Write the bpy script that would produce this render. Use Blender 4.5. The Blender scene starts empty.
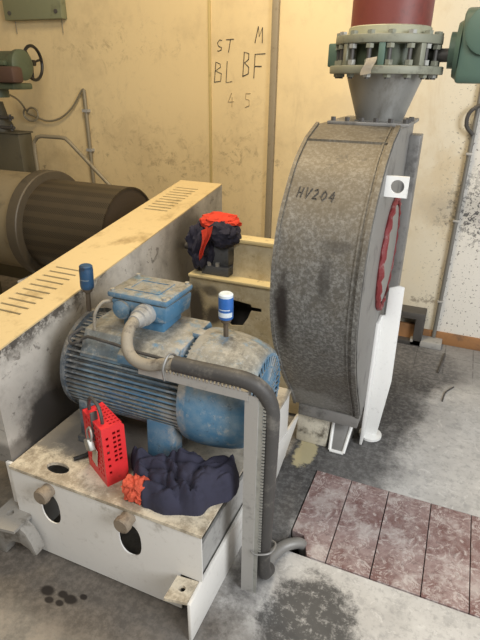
import bpy, bmesh, math, random
from mathutils import Vector, Matrix, noise
random.seed(7)
C = bpy.context.scene.collection
PI = math.pi

# ------------------------------------------------------------------ camera
def setup_camera():
    f, pitch, yaw, roll, H = 511.2, .44078, .39772, .01405, 1.6
    fw = Vector((-math.sin(yaw)*math.cos(pitch), math.cos(yaw)*math.cos(pitch), -math.sin(pitch)))
    r = Vector((math.cos(yaw), math.sin(yaw), 0)); u = r.cross(fw)
    r2 = math.cos(roll)*r + math.sin(roll)*u
    u2 = -math.sin(roll)*r + math.cos(roll)*u
    cd = bpy.data.cameras.new('camera'); cam = bpy.data.objects.new('camera', cd); C.objects.link(cam)
    cd.sensor_fit = 'HORIZONTAL'; cd.sensor_width = 36; cd.lens = f/480*36
    cd.clip_start = .02
    cam.matrix_world = Matrix(((r2.x, u2.x, -fw.x, 0), (r2.y, u2.y, -fw.y, 0), (r2.z, u2.z, -fw.z, H), (0, 0, 0, 1)))
    bpy.context.scene.camera = cam
setup_camera()

# ------------------------------------------------------------------ world, lights, exposure
sc = bpy.context.scene
w = bpy.data.worlds.new('room_light'); sc.world = w; w.use_nodes = True
w.node_tree.nodes['Background'].inputs[0].default_value = (1.0, .95, .87, 1)
w.node_tree.nodes['Background'].inputs[1].default_value = .19

def area(name, loc, target, size, power, col, sy=None):
    l = bpy.data.lights.new(name, 'AREA'); l.energy = power; l.color = col; l.size = size
    if sy: l.shape = 'RECTANGLE'; l.size_y = sy
    o = bpy.data.objects.new(name, l); C.objects.link(o); o.location = loc
    o.rotation_euler = (Vector(target)-Vector(loc)).to_track_quat('-Z', 'Y').to_euler()
    return o
area('daylight_from_open_door', (2.5, -.1, 2.2), (-.3, 1.8, .2), 1.6, 106, (.95, .975, 1.0), 1.9)
area('ceiling_lamp_warm', (-.95, 1.9, 3.4), (-1.05, 2.5, .8), .7, 48, (1.0, .80, .50), .7)
area('ceiling_lamp_front', (-.6, -.5, 3.2), (-.8, 1.2, .3), 1.0, 30, (1.0, .95, .87), 1.0)
sc.view_settings.view_transform = 'Standard'; sc.view_settings.look = 'None'
sc.view_settings.gamma = 1; sc.view_settings.use_curve_mapping = False
sc.view_settings.exposure = .25

# ------------------------------------------------------------------ node helpers
class NG:
    def __init__(s, name):
        s.m = bpy.data.materials.new(name); s.m.use_nodes = True
        s.t = s.m.node_tree; s.n = s.t.nodes; s.b = s.n['Principled BSDF']
        s.tc = s.n.new('ShaderNodeTexCoord')
    def set(s, sock, v):
        if v is None: return
        if hasattr(v, 'is_output'): s.t.links.new(v, sock)
        else:
            if isinstance(v, tuple) and len(v) == 3 and sock.type == 'RGBA': v = (*v, 1)
            sock.default_value = v
    @property
    def P(s): return s.tc.outputs['Object']
    def math(s, op, a, b=None, c=None, clamp=False):
        n = s.n.new('ShaderNodeMath'); n.operation = op; n.use_clamp = clamp
        s.set(n.inputs[0], a); s.set(n.inputs[1], b); s.set(n.inputs[2], c); return n.outputs[0]
    def xyz(s, v=None):
        n = s.n.new('ShaderNodeSeparateXYZ'); s.set(n.inputs[0], v or s.P); return n.outputs
    def noise(s, scale, detail=4, rough=.6, vec=None, stretch=None, dist=0):
        n = s.n.new('ShaderNodeTexNoise'); v = vec or s.P
        if stretch:
            m = s.n.new('ShaderNodeMapping'); s.set(m.inputs['Vector'], v); m.inputs['Scale'].default_value = stretch; v = m.outputs[0]
        s.set(n.inputs['Vector'], v); n.inputs['Scale'].default_value = scale
        n.inputs['Detail'].default_value = detail; n.inputs['Roughness'].default_value = rough
        n.inputs['Distortion'].default_value = dist
        return n.outputs[0]
    def step(s, v, lo, hi):
        n = s.n.new('ShaderNodeMapRange'); n.interpolation_type = 'SMOOTHSTEP'
        s.set(n.inputs[0], v); n.inputs[1].default_value = lo; n.inputs[2].default_value = hi; return n.outputs[0]
    def mix(s, fac, a, b):
        n = s.n.new('ShaderNodeMix'); n.data_type = 'RGBA'
        s.set(n.inputs[0], fac); s.set(n.inputs[6], a); s.set(n.inputs[7], b); return n.outputs[2]
    def blob(s, cx, cy, rx, ry, soft=.35, axes=(0, 1), wob=.5, nz=None):
        o = s.xyz()
        dx = s.math('DIVIDE', s.math('SUBTRACT', o[axes[0]], cx), rx)
        dy = s.math('DIVIDE', s.math('SUBTRACT', o[axes[1]], cy), ry)
        d = s.math('SQRT', s.math('ADD', s.math('MULTIPLY', dx, dx), s.math('MULTIPLY', dy, dy)))
        if wob:
            nz = nz or s.noise(7, 6, .65)
            d = s.math('ADD', d, s.math('MULTIPLY', s.math('SUBTRACT', nz, .5), wob*2))
        return s.step(d, 1+soft, 1-soft)
    def upness(s):
        g = s.n.new('ShaderNodeNewGeometry'); n = s.n.new('ShaderNodeSeparateXYZ')
        s.t.links.new(g.outputs['Normal'], n.inputs[0]); return n.outputs[2]
    def bump(s, h, strength=.3, dist=.004):
        n = s.n.new('ShaderNodeBump'); n.inputs['Strength'].default_value = strength; n.inputs['Distance'].default_value = dist
        s.set(n.inputs['Height'], h); s.t.links.new(n.outputs[0], s.b.inputs['Normal'])
    def done(s, col, rough=.6, metal=0.):
        s.set(s.b.inputs['Base Color'], col); s.set(s.b.inputs['Roughness'], rough); s.b.inputs['Metallic'].default_value = metal
        return s.m

def grimy(name, base, dirt, amt=.5, scale=9, rough=.6, metal=0., dust=None, dust_amt=.8, bumpy=.15, stretch=None, fine=True):
    g = NG(name)
    n1 = g.noise(scale, 7, .68, stretch=stretch)
    col = g.mix(g.step(n1, .72-amt*.45, .80-amt*.2), base, dirt)
    if fine:
        n2 = g.noise(scale*7, 4, .7)
        col = g.mix(g.math('MULTIPLY', g.step(n2, .55, .75), .35*amt+.1), col, dirt)
    if dust:
        k = g.math('MULTIPLY', g.step(g.upness(), .15, .75), g.step(g.noise(scale*1.4, 6, .7), .62-dust_amt*.4, .66-dust_amt*.1))
        col = g.mix(k, col, dust)
    g.bump(g.noise(scale*5, 5, .6), bumpy)
    return g.done(col, rough, metal)

def flat(name, col, rough=.5, metal=0.):
    g = NG(name)
    n = g.noise(30, 4, .6)
    c2 = tuple(c*.72 for c in col)
    return g.done(g.mix(g.step(n, .45, .75), col, c2), rough, metal)

# ------------------------------------------------------------------ materials
def mat_floor():
    g = NG('dusty_concrete')
    n = g.noise(3.2, 8, .66); f = g.noise(38, 6, .75); m = g.noise(11, 8, .75); s = g.noise(14, 6, .8, dist=1.6)
    col = g.mix(g.step(n, .35, .65), (.55, .54, .52), (.43, .42, .405))
    col = g.mix(g.math('MULTIPLY', g.step(m, .52, .62), .5), col, (.30, .295, .29))
    col = g.mix(g.math('MULTIPLY', g.step(f, .50, .64), .5), col, (.27, .265, .26))
    col = g.mix(g.math('MULTIPLY', g.step(s, .56, .62), .5), col, (.66, .65, .63))
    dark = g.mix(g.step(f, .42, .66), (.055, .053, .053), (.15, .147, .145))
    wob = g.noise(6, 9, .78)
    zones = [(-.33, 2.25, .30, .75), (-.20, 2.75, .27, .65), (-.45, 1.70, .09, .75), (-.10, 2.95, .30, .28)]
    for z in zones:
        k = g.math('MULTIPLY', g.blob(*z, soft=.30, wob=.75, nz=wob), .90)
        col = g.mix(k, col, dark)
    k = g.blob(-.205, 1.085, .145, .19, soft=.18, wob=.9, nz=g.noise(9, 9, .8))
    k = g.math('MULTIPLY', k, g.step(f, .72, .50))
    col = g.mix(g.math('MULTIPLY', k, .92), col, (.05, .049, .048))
    # grey scuffed zone by the rear wall
    k = g.math('MULTIPLY', g.step(g.math('ADD', g.xyz()[1], g.math('MULTIPLY', wob, .5)), 2.95, 3.25), .72)
    col = g.mix(k, col, g.mix(g.step(f, .4, .7), (.12, .118, .122), (.24, .238, .24)))
    jx = g.math('PINGPONG', g.math('ADD', g.xyz()[0], 5.0), .085); jy = g.math('PINGPONG', g.math('ADD', g.xyz()[1], 0.03), .16)
    j = g.math('MAXIMUM', g.step(jx, .005, .002), g.step(jy, .005, .002))
    j = g.math('MULTIPLY', g.math('MULTIPLY', j, g.step(g.xyz()[1], 2.85, 3.0)), g.step(m, .42, .52))
    col = g.mix(g.math('MULTIPLY', j, .6), col, (.06, .06, .062))
    # brown dirt in front of the base and brown floor further left
    k = g.math('MULTIPLY', g.step(g.math('ADD', g.xyz()[0], g.math('MULTIPLY', g.math('SUBTRACT', wob, .5), .5)), -.45, -.85), .75)
    col = g.mix(k, col, g.mix(g.step(m, .4, .6), (.245, .20, .145), (.125, .105, .075)))
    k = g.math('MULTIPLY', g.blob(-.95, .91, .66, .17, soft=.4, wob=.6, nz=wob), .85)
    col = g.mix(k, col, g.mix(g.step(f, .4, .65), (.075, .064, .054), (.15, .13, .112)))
    for cx, cy, r in ((-1.06, .845, .022), (-1.03, .82, .014), (-1.0, .855, .016), (-.965, .85, .02), (-.93, .875, .011), (-.99, .825, .012)):
        col = g.mix(g.blob(cx, cy, r*1.2, r*.8, soft=.3, wob=.5), col, (.02, .015, .012))
    # yellow paint spots beside the rail and by the plinth
    k = g.math('MULTIPLY', g.blob(-.455, 1.90, .05, .10, soft=.15, wob=1.1, nz=m), .85)
    col = g.mix(k, col, (.52, .46, .28))
    g.bump(f, .3, .003)
    return g.done(col, .9)

def mat_wall():
    g = NG('old_cream_wall_paint')
    o = g.xyz()
    n = g.noise(2.2, 8, .68); f = g.noise(6, 9, .78); s = g.noise(26, 5, .6); q = g.noise(3.4, 8, .75, stretch=(1, 1, .45), dist=.8)
    white = (.70, .65, .53); cream = (.76, .605, .345)
    k = g.step(g.math('ADD', o[0], g.math('MULTIPLY', g.math('SUBTRACT', n, .5), .6)), -.85, -.10)  # cream to white: varying old paint, plus daylight over warm lamp put into colour
    col = g.mix(k, cream, white)
    col = g.mix(g.math('MULTIPLY', g.step(n, .48, .66), .45), col, (.56, .435, .25))
    col = g.mix(g.math('MULTIPLY', g.step(q, .54, .70), .30), col, (.46, .35, .20))
    low = g.step(o[2], 1.45, .85)
    col = g.mix(g.math('MULTIPLY', g.math('MULTIPLY', g.step(f, .60, .66), low), .65), col, (.17, .135, .095))
    f2 = g.noise(11, 9, .8, dist=.5)
    for cx, cz, rx, rz, a in ((-2.45, 1.82, .6, .12, .55), (-1.95, 1.0, .4, .22, .65), (-1.5, 1.12, .14, .12, .6), (-2.6, 1.2, .5, .4, .35), (-1.35, 1.0, .2, .5, .4)):
        k = g.math('MULTIPLY', g.blob(cx, cz, rx, rz, soft=.8, axes=(0, 2), wob=.9, nz=q), g.step(f2, .50, .66))
        col = g.mix(g.math('MULTIPLY', k, a), col, (.27, .20, .115))
    col = g.mix(g.math('MULTIPLY', g.step(f2, .63, .70), .3), col, (.36, .275, .165))
    col = g.mix(g.math('MULTIPLY', g.step(f2, .40, .30), .4), col, (.78, .66, .43))
    # whitewash with oil splashes right of the conduit
    col = g.mix(g.step(o[0], .0, .03), col, (.74, .72, .67))
    sp = g.math('MULTIPLY', g.step(g.noise(46, 5, .7), .515, .54), g.blob(.24, .90, .27, .20, soft=.5, axes=(0, 2), wob=.8))
    col = g.mix(sp, col, (.035, .035, .04))
    sp = g.math('MULTIPLY', g.step(g.noise(58, 4, .65), .61, .63), g.step(o[0], -.25, .08))
    col = g.mix(g.math('MULTIPLY', sp, .85), col, (.08, .075, .07))
    k = g.math('MULTIPLY', g.blob(.10, .90, .26, .10, soft=.7, axes=(0, 2), wob=.8), .35)
    col = g.mix(k, col, (.22, .215, .21))
    g.bump(g.noise(14, 6, .6), .18, .004)
    return g.done(col, .62)

def mat_screen():
    g = NG('perforated_mesh_screen')
    o = g.xyz()
    ang = g.math('ARCTAN2', o[1], o[2])
    a = g.math('SINE', g.math('MULTIPLY', ang, 170)); b = g.math('SINE', g.math('MULTIPLY', o[0], 420))
    k = g.step(g.math('MULTIPLY', a, b), .05, .35)
    band = g.step(g.math('SINE', g.math('ADD', g.math('MULTIPLY', ang, 26), .6)), -.35, .1)
    col = g.mix(g.math('MULTIPLY', k, band), (.075, .057, .034), (.012, .010, .007))
    col = g.mix(g.math('MULTIPLY', g.step(g.noise(6, 6, .7), .4, .7), .5), col, (.05, .04, .026))
    return g.done(col, .5, .3)

def mat_rim():
    g = NG('speckled_dirty_galvanised_steel')
    n = g.noise(2.6, 8, .7); f = g.noise(85, 4, .75); m = g.noise(10, 8, .78)
    col = g.mix(g.step(f, .42, .64), (.12, .115, .105), (.27, .265, .25))
    k = g.step(g.math('ADD', g.xyz()[2], g.math('MULTIPLY', g.math('SUBTRACT', m, .5), .8)), .75, 1.25)
    col = g.mix(g.math('MULTIPLY', k, .55), col, (.145, .115, .07))
    col = g.mix(g.math('MULTIPLY', g.step(n, .46, .66), .55), col, (.10, .082, .055))
    for b, c2, a in (((.035, .76, .024, .14), (.022, .016, .014), .95), ((.175, .90, .022, .07), (.045, .04, .034), .6), ((.20, 1.02, .05, .02), (.05, .045, .04), .5), ((.08, .22, .14, .07), (.40, .40, .385), .45)):
        k = g.blob(*b, soft=.5, axes=(0, 2), wob=.8, nz=m)
        col = g.mix(g.math('MULTIPLY', k, a), col, c2)
    col = g.mix(g.math('MULTIPLY', g.step(m, .60, .66), .5), col, (.05, .045, .04))
    g.bump(f, .2, .002)
    return g.done(col, .6, .25)

def mat_motor(name):
    g = NG(name)
    o = g.xyz()
    n = g.noise(9, 7, .7); f = g.noise(40, 5, .7)
    blue = g.mix(g.step(n, .4, .7), (.065, .185, .315), (.19, .285, .365))
    dust = g.mix(g.step(f, .35, .65), (.33, .31, .26), (.15, .135, .105))
    up = g.math('MULTIPLY', g.math('MULTIPLY', g.step(g.upness(), .1, .8), g.step(g.noise(13, 8, .75), .32, .50)), .94)
    col = g.mix(up, blue, dust)
    # oily soot on the drive end
    k = g.step(g.math('ADD', o[0], g.math('MULTIPLY', g.math('SUBTRACT', n, .5), .5)), -.06, -.26)
    col = g.mix(g.math('MULTIPLY', k, .82), col, g.mix(g.step(f, .4, .66), (.06, .055, .05), (.20, .185, .165)))
    w = g.noise(20, 7, .8)
    k = g.math('MULTIPLY', g.math('MULTIPLY', g.step(o[0], .10, .19), g.step(o[0], .235, .225)), g.step(w, .42, .58))
    col = g.mix(g.math('MULTIPLY', k, .6), col, (.40, .375, .335))
    col = g.mix(g.math('MULTIPLY', g.step(w, .54, .64), .55), col, (.42, .42, .40))
    col = g.mix(g.math('MULTIPLY', g.step(g.noise(27, 7, .8), .58, .66), .6), col, (.06, .06, .06))
    g.bump(f, .15, .002)
    return g.done(col, .5)

M = {}
M['floor'] = mat_floor(); M['wall'] = mat_wall(); M['screen'] = mat_screen(); M['rim'] = mat_rim(); M['motor'] = mat_motor('dusty_blue_paint')
M['pit'] = flat('black_pit', (.012, .011, .010), .9)
M['white'] = grimy('dirty_white_paint', (.75, .735, .70), (.36, .33, .28), .36, 5, .5)
M['whitestand'] = grimy('bright_white_paint', (.84, .84, .82), (.42, .41, .39), .22, 12, .45)
def mat_plate():
    g = NG('grease_crusted_cream_plate'); o = g.xyz()
    n = g.noise(8, 9, .78); f = g.noise(30, 6, .75)
    col = g.mix(g.step(n, .42, .60), (.66, .59, .46), (.33, .275, .20))
    col = g.mix(g.math('MULTIPLY', g.step(f, .5, .66), .55), col, (.20, .165, .12))
    k = g.step(g.math('ADD', o[1], g.math('MULTIPLY', g.math('SUBTRACT', n, .5), .35)), -.34, -.25)
    k2 = g.math('MULTIPLY', k, g.step(o[0], .22, -.05))
    col = g.mix(g.math('MULTIPLY', k2, .9), col, (.085, .075, .062))
    col = g.mix(g.math('MULTIPLY', k, .45), col, (.34, .325, .30))
    g.bump(f, .7, .004)
    return g.done(col, .75)
M['plate'] = mat_plate()
M['guardtop'] = grimy('warm_lit_cream_paint', (.66, .515, .275), (.40, .29, .14), .42, 5, .55)  # guard cream yellowed as under the warm lamp, light put into the colour
def mat_guardside():
    g = NG('sooty_daylit_guard_paint'); o = g.xyz()
    n = g.noise(4, 8, .7); f = g.noise(13, 7, .72, dist=.8)
    col = g.mix(g.step(n, .4, .65), (.56, .535, .49), (.33, .31, .28))  # guard cream turned dusty grey-white, daylight from the right partly in the colour
    col = g.mix(g.math('MULTIPLY', g.step(f, .57, .65), .7), col, (.13, .115, .10))
    wob = g.noise(8, 8, .7)
    for cy, cz, ry, rz, a in ((.20, .40, .17, .13, .95), (.45, .47, .4, .2, .8), (1.30, .72, .16, .24, .9), (1.45, .50, .2, .3, .85), (.05, .35, .3, .05, .7)):
        col = g.mix(g.math('MULTIPLY', g.blob(cy, cz, ry, rz, soft=.4, axes=(1, 2), wob=.6, nz=wob), a), col, (.07, .062, .055))
    c = g.noise(17, 8, .8)
    k = g.blob(.19, .39, .14, .10, soft=.12, axes=(1, 2), wob=.7, nz=wob)
    col = g.mix(g.math('MULTIPLY', k, .9), col, (.035, .032, .03))
    h = g.math('SUBTRACT', o[2], g.math('MULTIPLY_ADD', o[1], .145, .752))
    k = g.math('MULTIPLY', g.math('MULTIPLY', g.step(h, -.075, -.02), g.step(c, .42, .54)), g.step(o[1], .75, .35))
    col = g.mix(g.math('MULTIPLY', k, .9), col, (.06, .052, .045))
    col = g.mix(g.math('MULTIPLY', g.step(c, .60, .64), .75), col, (.07, .062, .055))
    g.bump(f, .2)
    return g.done(col, .55)
M['guardside'] = mat_guardside()
def mat_ped():
    g = NG('oil_stained_cream_paint'); o = g.xyz()
    n = g.noise(6, 9, .75); f = g.noise(22, 6, .75)
    col = g.mix(g.step(n, .4, .62), (.66, .59, .43), (.50, .415, .255))
    col = g.mix(g.math('MULTIPLY', g.step(f, .56, .66), .5), col, (.22, .17, .11))
    for bl, a in (((-.30, .52, .06, .14), .95), ((-.20, .50, .05, .06), .9), ((-.22, .63, .05, .03), .7), ((.12, .80, .035, .05), .7)):
        col = g.mix(g.math('MULTIPLY', g.blob(*bl, soft=.4, axes=(0, 2), wob=1.0, nz=n), a), col, (.05, .04, .032))
    g.bump(f, .2)
    return g.done(col, .55)
M['pedestal'] = mat_ped()
M['ledge'] = grimy('yellow_cream_edge_paint', (.74, .62, .35), (.38, .29, .16), .3, 12, .55)
M['greyside'] = grimy('dusty_grey_steel', (.36, .355, .34), (.15, .145, .14), .4, 9, .7)
M['bolt'] = grimy('rusty_brown_steel', (.27, .22, .165), (.10, .075, .055), .5, 30, .6, .2)
M['bearing'] = grimy('dark_grey_cast_iron', (.095, .10, .11), (.05, .05, .052), .4, 14, .55)
M['footgrey'] = grimy('mud_stained_grey_steel', (.30, .285, .26), (.12, .105, .085), .5, 12, .7)
M['darkmetal'] = grimy('sooty_dark_steel', (.085, .08, .076), (.03, .028, .026), .4, 12, .55, .2)
M['galv'] = grimy('dull_galvanised_steel', (.47, .46, .44), (.27, .26, .25), .4, 14, .5, .4)
M['cone'] = grimy('brushed_grey_steel', (.30, .30, .285), (.17, .155, .13), .35, 5, .45, .55, stretch=(1, 1, .35))
M['side'] = grimy('grey_side_steel', (.25, .245, .235), (.11, .105, .10), .45, 7, .5, .35)
M['redseal'] = grimy('red_sealant', (.20, .022, .025), (.30, .19, .18), .4, 26, .6)
M['valvegrey'] = grimy('grey_green_cast_paint', (.235, .24, .185), (.12, .115, .09), .4, 16, .55, .1)
M['valvegreen'] = grimy('green_cast_paint', (.09, .15, .115), (.10, .13, .10), .35, 14, .5)
M['collar'] = grimy('greenish_grey_collar', (.33, .33, .23), (.26, .24, .17), .35, 12, .6)
M['redpipe'] = grimy('oxide_red_paint', (.185, .042, .032), (.10, .03, .025), .4, 7, .5)
M['boltzinc'] = flat('zinc_bolt', (.42, .42, .39), .45, .5)
M['tag'] = grimy('weathered_paper', (.62, .55, .44), (.42, .35, .26), .4, 20, .8)
M['rubber'] = grimy('black_cable_jacket', (.055, .052, .05), (.15, .14, .125), .45, 14, .55)
M['dustcable'] = grimy('dust_coated_cable', (.29, .26, .21), (.11, .095, .08), .5, 22, .8)
M['navy'] = flat('navy_cotton', (.030, .030, .055), .9)
M['black'] = flat('black_cotton', (.012, .012, .016), .95)
M['redcloth'] = flat('bright_red_cloth', (.72, .06, .03), .9)
M['redbundle'] = flat('faded_red_cloth', (.62, .10, .05), .9)
M['redbox'] = grimy('glossy_red_paint', (.76, .035, .04), (.45, .03, .03), .25, 20, .4)
M['canblue'] = flat('blue_label', (.03, .13, .42), .35)
M['cancap'] = flat('pale_label', (.62, .70, .76), .4)
M['candirtycap'] = flat('grimy_grey_label', (.22, .27, .29), .5)
M['candark'] = grimy('grimy_blue_label', (.02, .07, .15), (.03, .03, .03), .5, 30, .5)
M['stem'] = flat('brown_pipe_stem', (.10, .075, .05), .6)
M['drum'] = grimy('warm_grey_drum_paint', (.205, .165, .10), (.10, .08, .05), .4, 4, .5)
M['ring'] = grimy('dark_brown_steel', (.085, .069, .047), (.035, .028, .02), .5, 6, .5, .2)
M['disc'] = grimy('dark_rusty_disc', (.055, .04, .027), (.05, .035, .025), .4, 8, .6)
M['greenbox'] = grimy('olive_green_paint', (.21, .22, .13), (.14, .14, .08), .3, 8, .5)
M['greydark'] = grimy('dark_olive_steel', (.09, .08, .052), (.07, .06, .04), .4, 9, .6)
M['actgreen'] = grimy('dark_green_cast_paint', (.075, .095, .055), (.035, .04, .025), .45, 12, .5)
M['brown'] = grimy('dark_red_brown_paint', (.075, .04, .028), (.06, .03, .02), .3, 20, .6)
M['blackplastic'] = flat('black_plastic', (.012, .012, .012), .4)
M['conduit'] = grimy('dull_grey_conduit', (.27, .235, .165), (.16, .13, .09), .4, 15, .5, .2)
M['brownstrip'] = grimy('grey_brown_conduit', (.30, .25, .17), (.18, .14, .09), .4, 15, .6)
M['pipegrey'] = grimy('dark_grey_conduit', (.20, .195, .18), (.10, .095, .09), .4, 15, .5, .2)
M['seam'] = grimy('olive_cream_strip', (.55, .43, .19), (.40, .31, .13), .3, 10, .6)
M['orange'] = grimy('orange_brown_board', (.34, .17, .07), (.17, .10, .06), .45, 8, .7)
M['marker'] = flat('black_marker', (.05, .044, .038), .7)
M['faintmarker'] = flat('faded_marker', (.42, .33, .19), .8)
M['rusty'] = grimy('flaking_white_concrete', (.62, .58, .48), (.10, .085, .06), .62, 13, .8, bumpy=.6)
def mat_boards():
    g = NG('scuffed_red_brown_board')
    n = g.noise(5, 9, .78); s = g.noise(17, 6, .8, dist=2.2); f = g.noise(60, 5, .78)
    w = s_ = g.noise(6, 8, .75, vec=g.n.new('ShaderNodeNewGeometry').outputs['Position'])
    col = g.mix(g.step(n, .4, .6), (.175, .095, .088), (.32, .24, .23))
    col = g.mix(g.math('MULTIPLY', g.step(s, .50, .60), .65), col, (.58, .53, .51))
    col = g.mix(g.math('MULTIPLY', g.step(f, .52, .66), .55), col, (.09, .052, .05))
    col = g.mix(g.math('MULTIPLY', g.step(w, .48, .62), .6), col, (.52, .475, .455))
    g.bump(s, .25, .002)
    return g.done(col, .8)
M['board'] = mat_boards()

# ------------------------------------------------------------------ mesh helpers
class MB:
    def __init__(s): s.bm = bmesh.new()
    def box(s, x0, x1, y0, y1, z0, z1):
        v = [s.bm.verts.new(p) for p in ((x0,y0,z0),(x1,y0,z0),(x1,y1,z0),(x0,y1,z0),(x0,y0,z1),(x1,y0,z1),(x1,y1,z1),(x0,y1,z1))]
        for q in ((3,2,1,0),(4,5,6,7),(0,1,5,4),(1,2,6,5),(2,3,7,6),(3,0,4,7)): s.bm.faces.new([v[i] for i in q])
        return s
    def hexa(s, pts):      # 8 points, bottom four then top four
        v = [s.bm.verts.new(p) for p in pts]
        for q in ((3,2,1,0),(4,5,6,7),(0,1,5,4),(1,2,6,5),(2,3,7,6),(3,0,4,7)): s.bm.faces.new([v[i] for i in q])
        return s
    def prism(s, poly, a, b, axis=0):   # 2-D polygon in the other two axes, extruded along axis
        def P(u, v, t):
            p = [u, v]; p.insert(axis, t); return p
        A = [s.bm.verts.new(P(u, v, a)) for u, v in poly]; B = [s.bm.verts.new(P(u, v, b)) for u, v in poly]
        s.bm.faces.new(A); s.bm.faces.new(B[::-1]); n = len(poly)
        for i in range(n): s.bm.faces.new((A[i], B[i], B[(i+1)%n], A[(i+1)%n]))
        return s
    def plate(s, outer, holes, a, b, axis=2):   # flat plate with real openings
        def P(u, v, t):
            p = [u, v]; p.insert(axis, t); return p
        t = bmesh.new(); E = []
        for lp in [outer]+holes:
            vs = [t.verts.new(P(u, v, a)) for u, v in lp]
            E += [t.edges.new((vs[i], vs[(i+1)%len(vs)])) for i in range(len(vs))]
        bmesh.ops.triangle_fill(t, use_beauty=True, use_dissolve=False, edges=E)
        r = bmesh.ops.extrude_face_region(t, geom=list(t.faces))
        d = [0, 0, 0]; d[axis] = b-a
        bmesh.ops.translate(t, verts=[g for g in r['geom'] if isinstance(g, bmesh.types.BMVert)], vec=d)
        me = bpy.data.meshes.new('t'); t.to_mesh(me); t.free(); s.bm.from_mesh(me); bpy.data.meshes.remove(me)
        return s
    def tube(s, path, r, seg=10, cap=True):
        P = [Vector(p) for p in path]; n = len(P); rings = []; up = None
        R = r if isinstance(r, (list, tuple)) else [r]*n
        for i in range(n):
            d = (P[min(i+1, n-1)]-P[max(i-1, 0)]).normalized()
            if up is None: up = d.orthogonal().normalized()
            up = (up-d*up.dot(d)).normalized(); sd = d.cross(up)
            rings.append([s.bm.verts.new(P[i]+(up*math.cos(k*2*PI/seg)+sd*math.sin(k*2*PI/seg))*R[i]) for k in range(seg)])
        for i in range(n-1):
            for k in range(seg): s.bm.faces.new((rings[i][k], rings[i][(k+1)%seg], rings[i+1][(k+1)%seg], rings[i+1][k]))
        if cap: s.bm.faces.new(rings[0][::-1]); s.bm.faces.new(rings[-1])
        return s
    def cyl(s, p0, p1, r0, r1=None, seg=24): return s.tube([p0, p1], [r0, r0 if r1 is None else r1], seg)
    def lathe(s, prof, c, axis=2, seg=40, a0=0, a1=2*PI, cap=True):   # prof: (along, radius)
        full = abs(a1-a0-2*PI) < 1e-6; rings = []
        N = seg if full else seg+1
        for t, r in prof:
            ring = []
            for k in range(N):
                a = a0+(a1-a0)*k/seg; p = [r*math.cos(a), r*math.sin(a)]; p.insert(axis, t)
                ring.append(s.bm.verts.new(Vector(c)+Vector(p)))
            rings.append(ring)
        for i in range(len(prof)-1):
            for k in range(seg):
                s.bm.faces.new((rings[i][k], rings[i][(k+1)%N], rings[i+1][(k+1)%N], rings[i+1][k]))
        if cap and full:
            if prof[0][1] > 1e-5: s.bm.faces.new(rings[0][::-1])
            if prof[-1][1] > 1e-5: s.bm.faces.new(rings[-1])
        return s
    def blob(s, c, rad, amp=.15, fr=3., seed=0, sub=4, floor=None, fold=0.):
        t = bmesh.new(); bmesh.ops.create_icosphere(t, subdivisions=sub, radius=1)
        for v in t.verts:
            d = v.co.normalized(); q = d*fr+Vector((seed*3.1, seed*1.7, seed))
            k = 1+amp*noise.noise(q)+amp*.5*noise.noise(q*2.3)
            if fold: k -= fold*abs(math.sin(6*d.x*fr*.5+5*noise.noise(q)+3*d.z))
            v.co = Vector(c)+Vector((d.x*rad[0], d.y*rad[1], d.z*rad[2]))*k
            if floor is not None: v.co.z = max(v.co.z, floor)
        me = bpy.data.meshes.new('t'); t.to_mesh(me); t.free(); s.bm.from_mesh(me); bpy.data.meshes.remove(me)
        return s
    def rot(s, c, axis, ang):
        bmesh.ops.rotate(s.bm, verts=s.bm.verts, cent=c, matrix=Matrix.Rotation(ang, 3, axis)); return s
    def build(s, name, mat, parent=None, bevel=0, smooth=True, loc=None):
        bmesh.ops.recalc_face_normals(s.bm, faces=s.bm.faces)
        org = Vector(loc) if loc else (Vector(parent['_o']) if parent is not None and '_o' in parent else Vector((0, 0, 0)))
        bmesh.ops.translate(s.bm, verts=s.bm.verts, vec=-org)
        me = bpy.data.meshes.new(name); s.bm.to_mesh(me); s.bm.free()
        o = bpy.data.objects.new(name, me); C.objects.link(o); me.materials.append(M[mat])
        if parent is not None:
            o.parent = parent; o['_o'] = tuple(org)
        else: o.location = org; o['_o'] = tuple(org)
        if smooth:
            for p in me.polygons: p.use_smooth = True
            m = o.modifiers.new('split', 'EDGE_SPLIT'); m.split_angle = math.radians(32)
        if bevel:
            m = o.modifiers.new('bevel', 'BEVEL'); m.width = bevel; m.segments = 2; m.limit_method = 'ANGLE'; m.angle_limit = math.radians(40)
            if smooth: o.modifiers.move(1, 0)
        return o

def tag(o, label, cat, group=None):
    o['label'] = label; o['category'] = cat
    if group: o['group'] = group
    return o
def thing(name, loc, label, cat, group=None):
    o = bpy.data.objects.new(name, None); C.objects.link(o); o.location = loc; o['_o'] = tuple(loc)
    o.empty_display_size = .05
    return tag(o, label, cat, group)
def struct(o): o['kind'] = 'structure'; return o
def spline(pts, n=8):
    P = [Vector(p) for p in pts]; P = [P[0]*2-P[1]]+P+[P[-1]*2-P[-2]]; out = []
    for i in range(1, len(P)-2):
        for k in range(n):
            t = k/n; a, b, c, d = P[i-1:i+3]
            out.append(.5*((2*b)+(c-a)*t+(2*a-5*b+4*c-d)*t*t+(3*b-a-3*c+d)*t**3))
    out.append(P[-2]); return out
def ell(cx, cy, rx, ry, n=20, p=2.0):
    return [(cx+rx*math.copysign(abs(math.cos(a))**(2/p), math.cos(a)), cy+ry*math.copysign(abs(math.sin(a))**(2/p), math.sin(a))) for a in (2*PI*i/n for i in range(n))]
def rect(x0, x1, y0, y1): return [(x0, y0), (x1, y0), (x1, y1), (x0, y1)]
def hexbolt(mb, c, axis, r, h):
    a = Vector(c); d = Vector((0, 0, 0)); d[axis] = h
    mb.tube([a, a+d], r, 6); return mb

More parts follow.
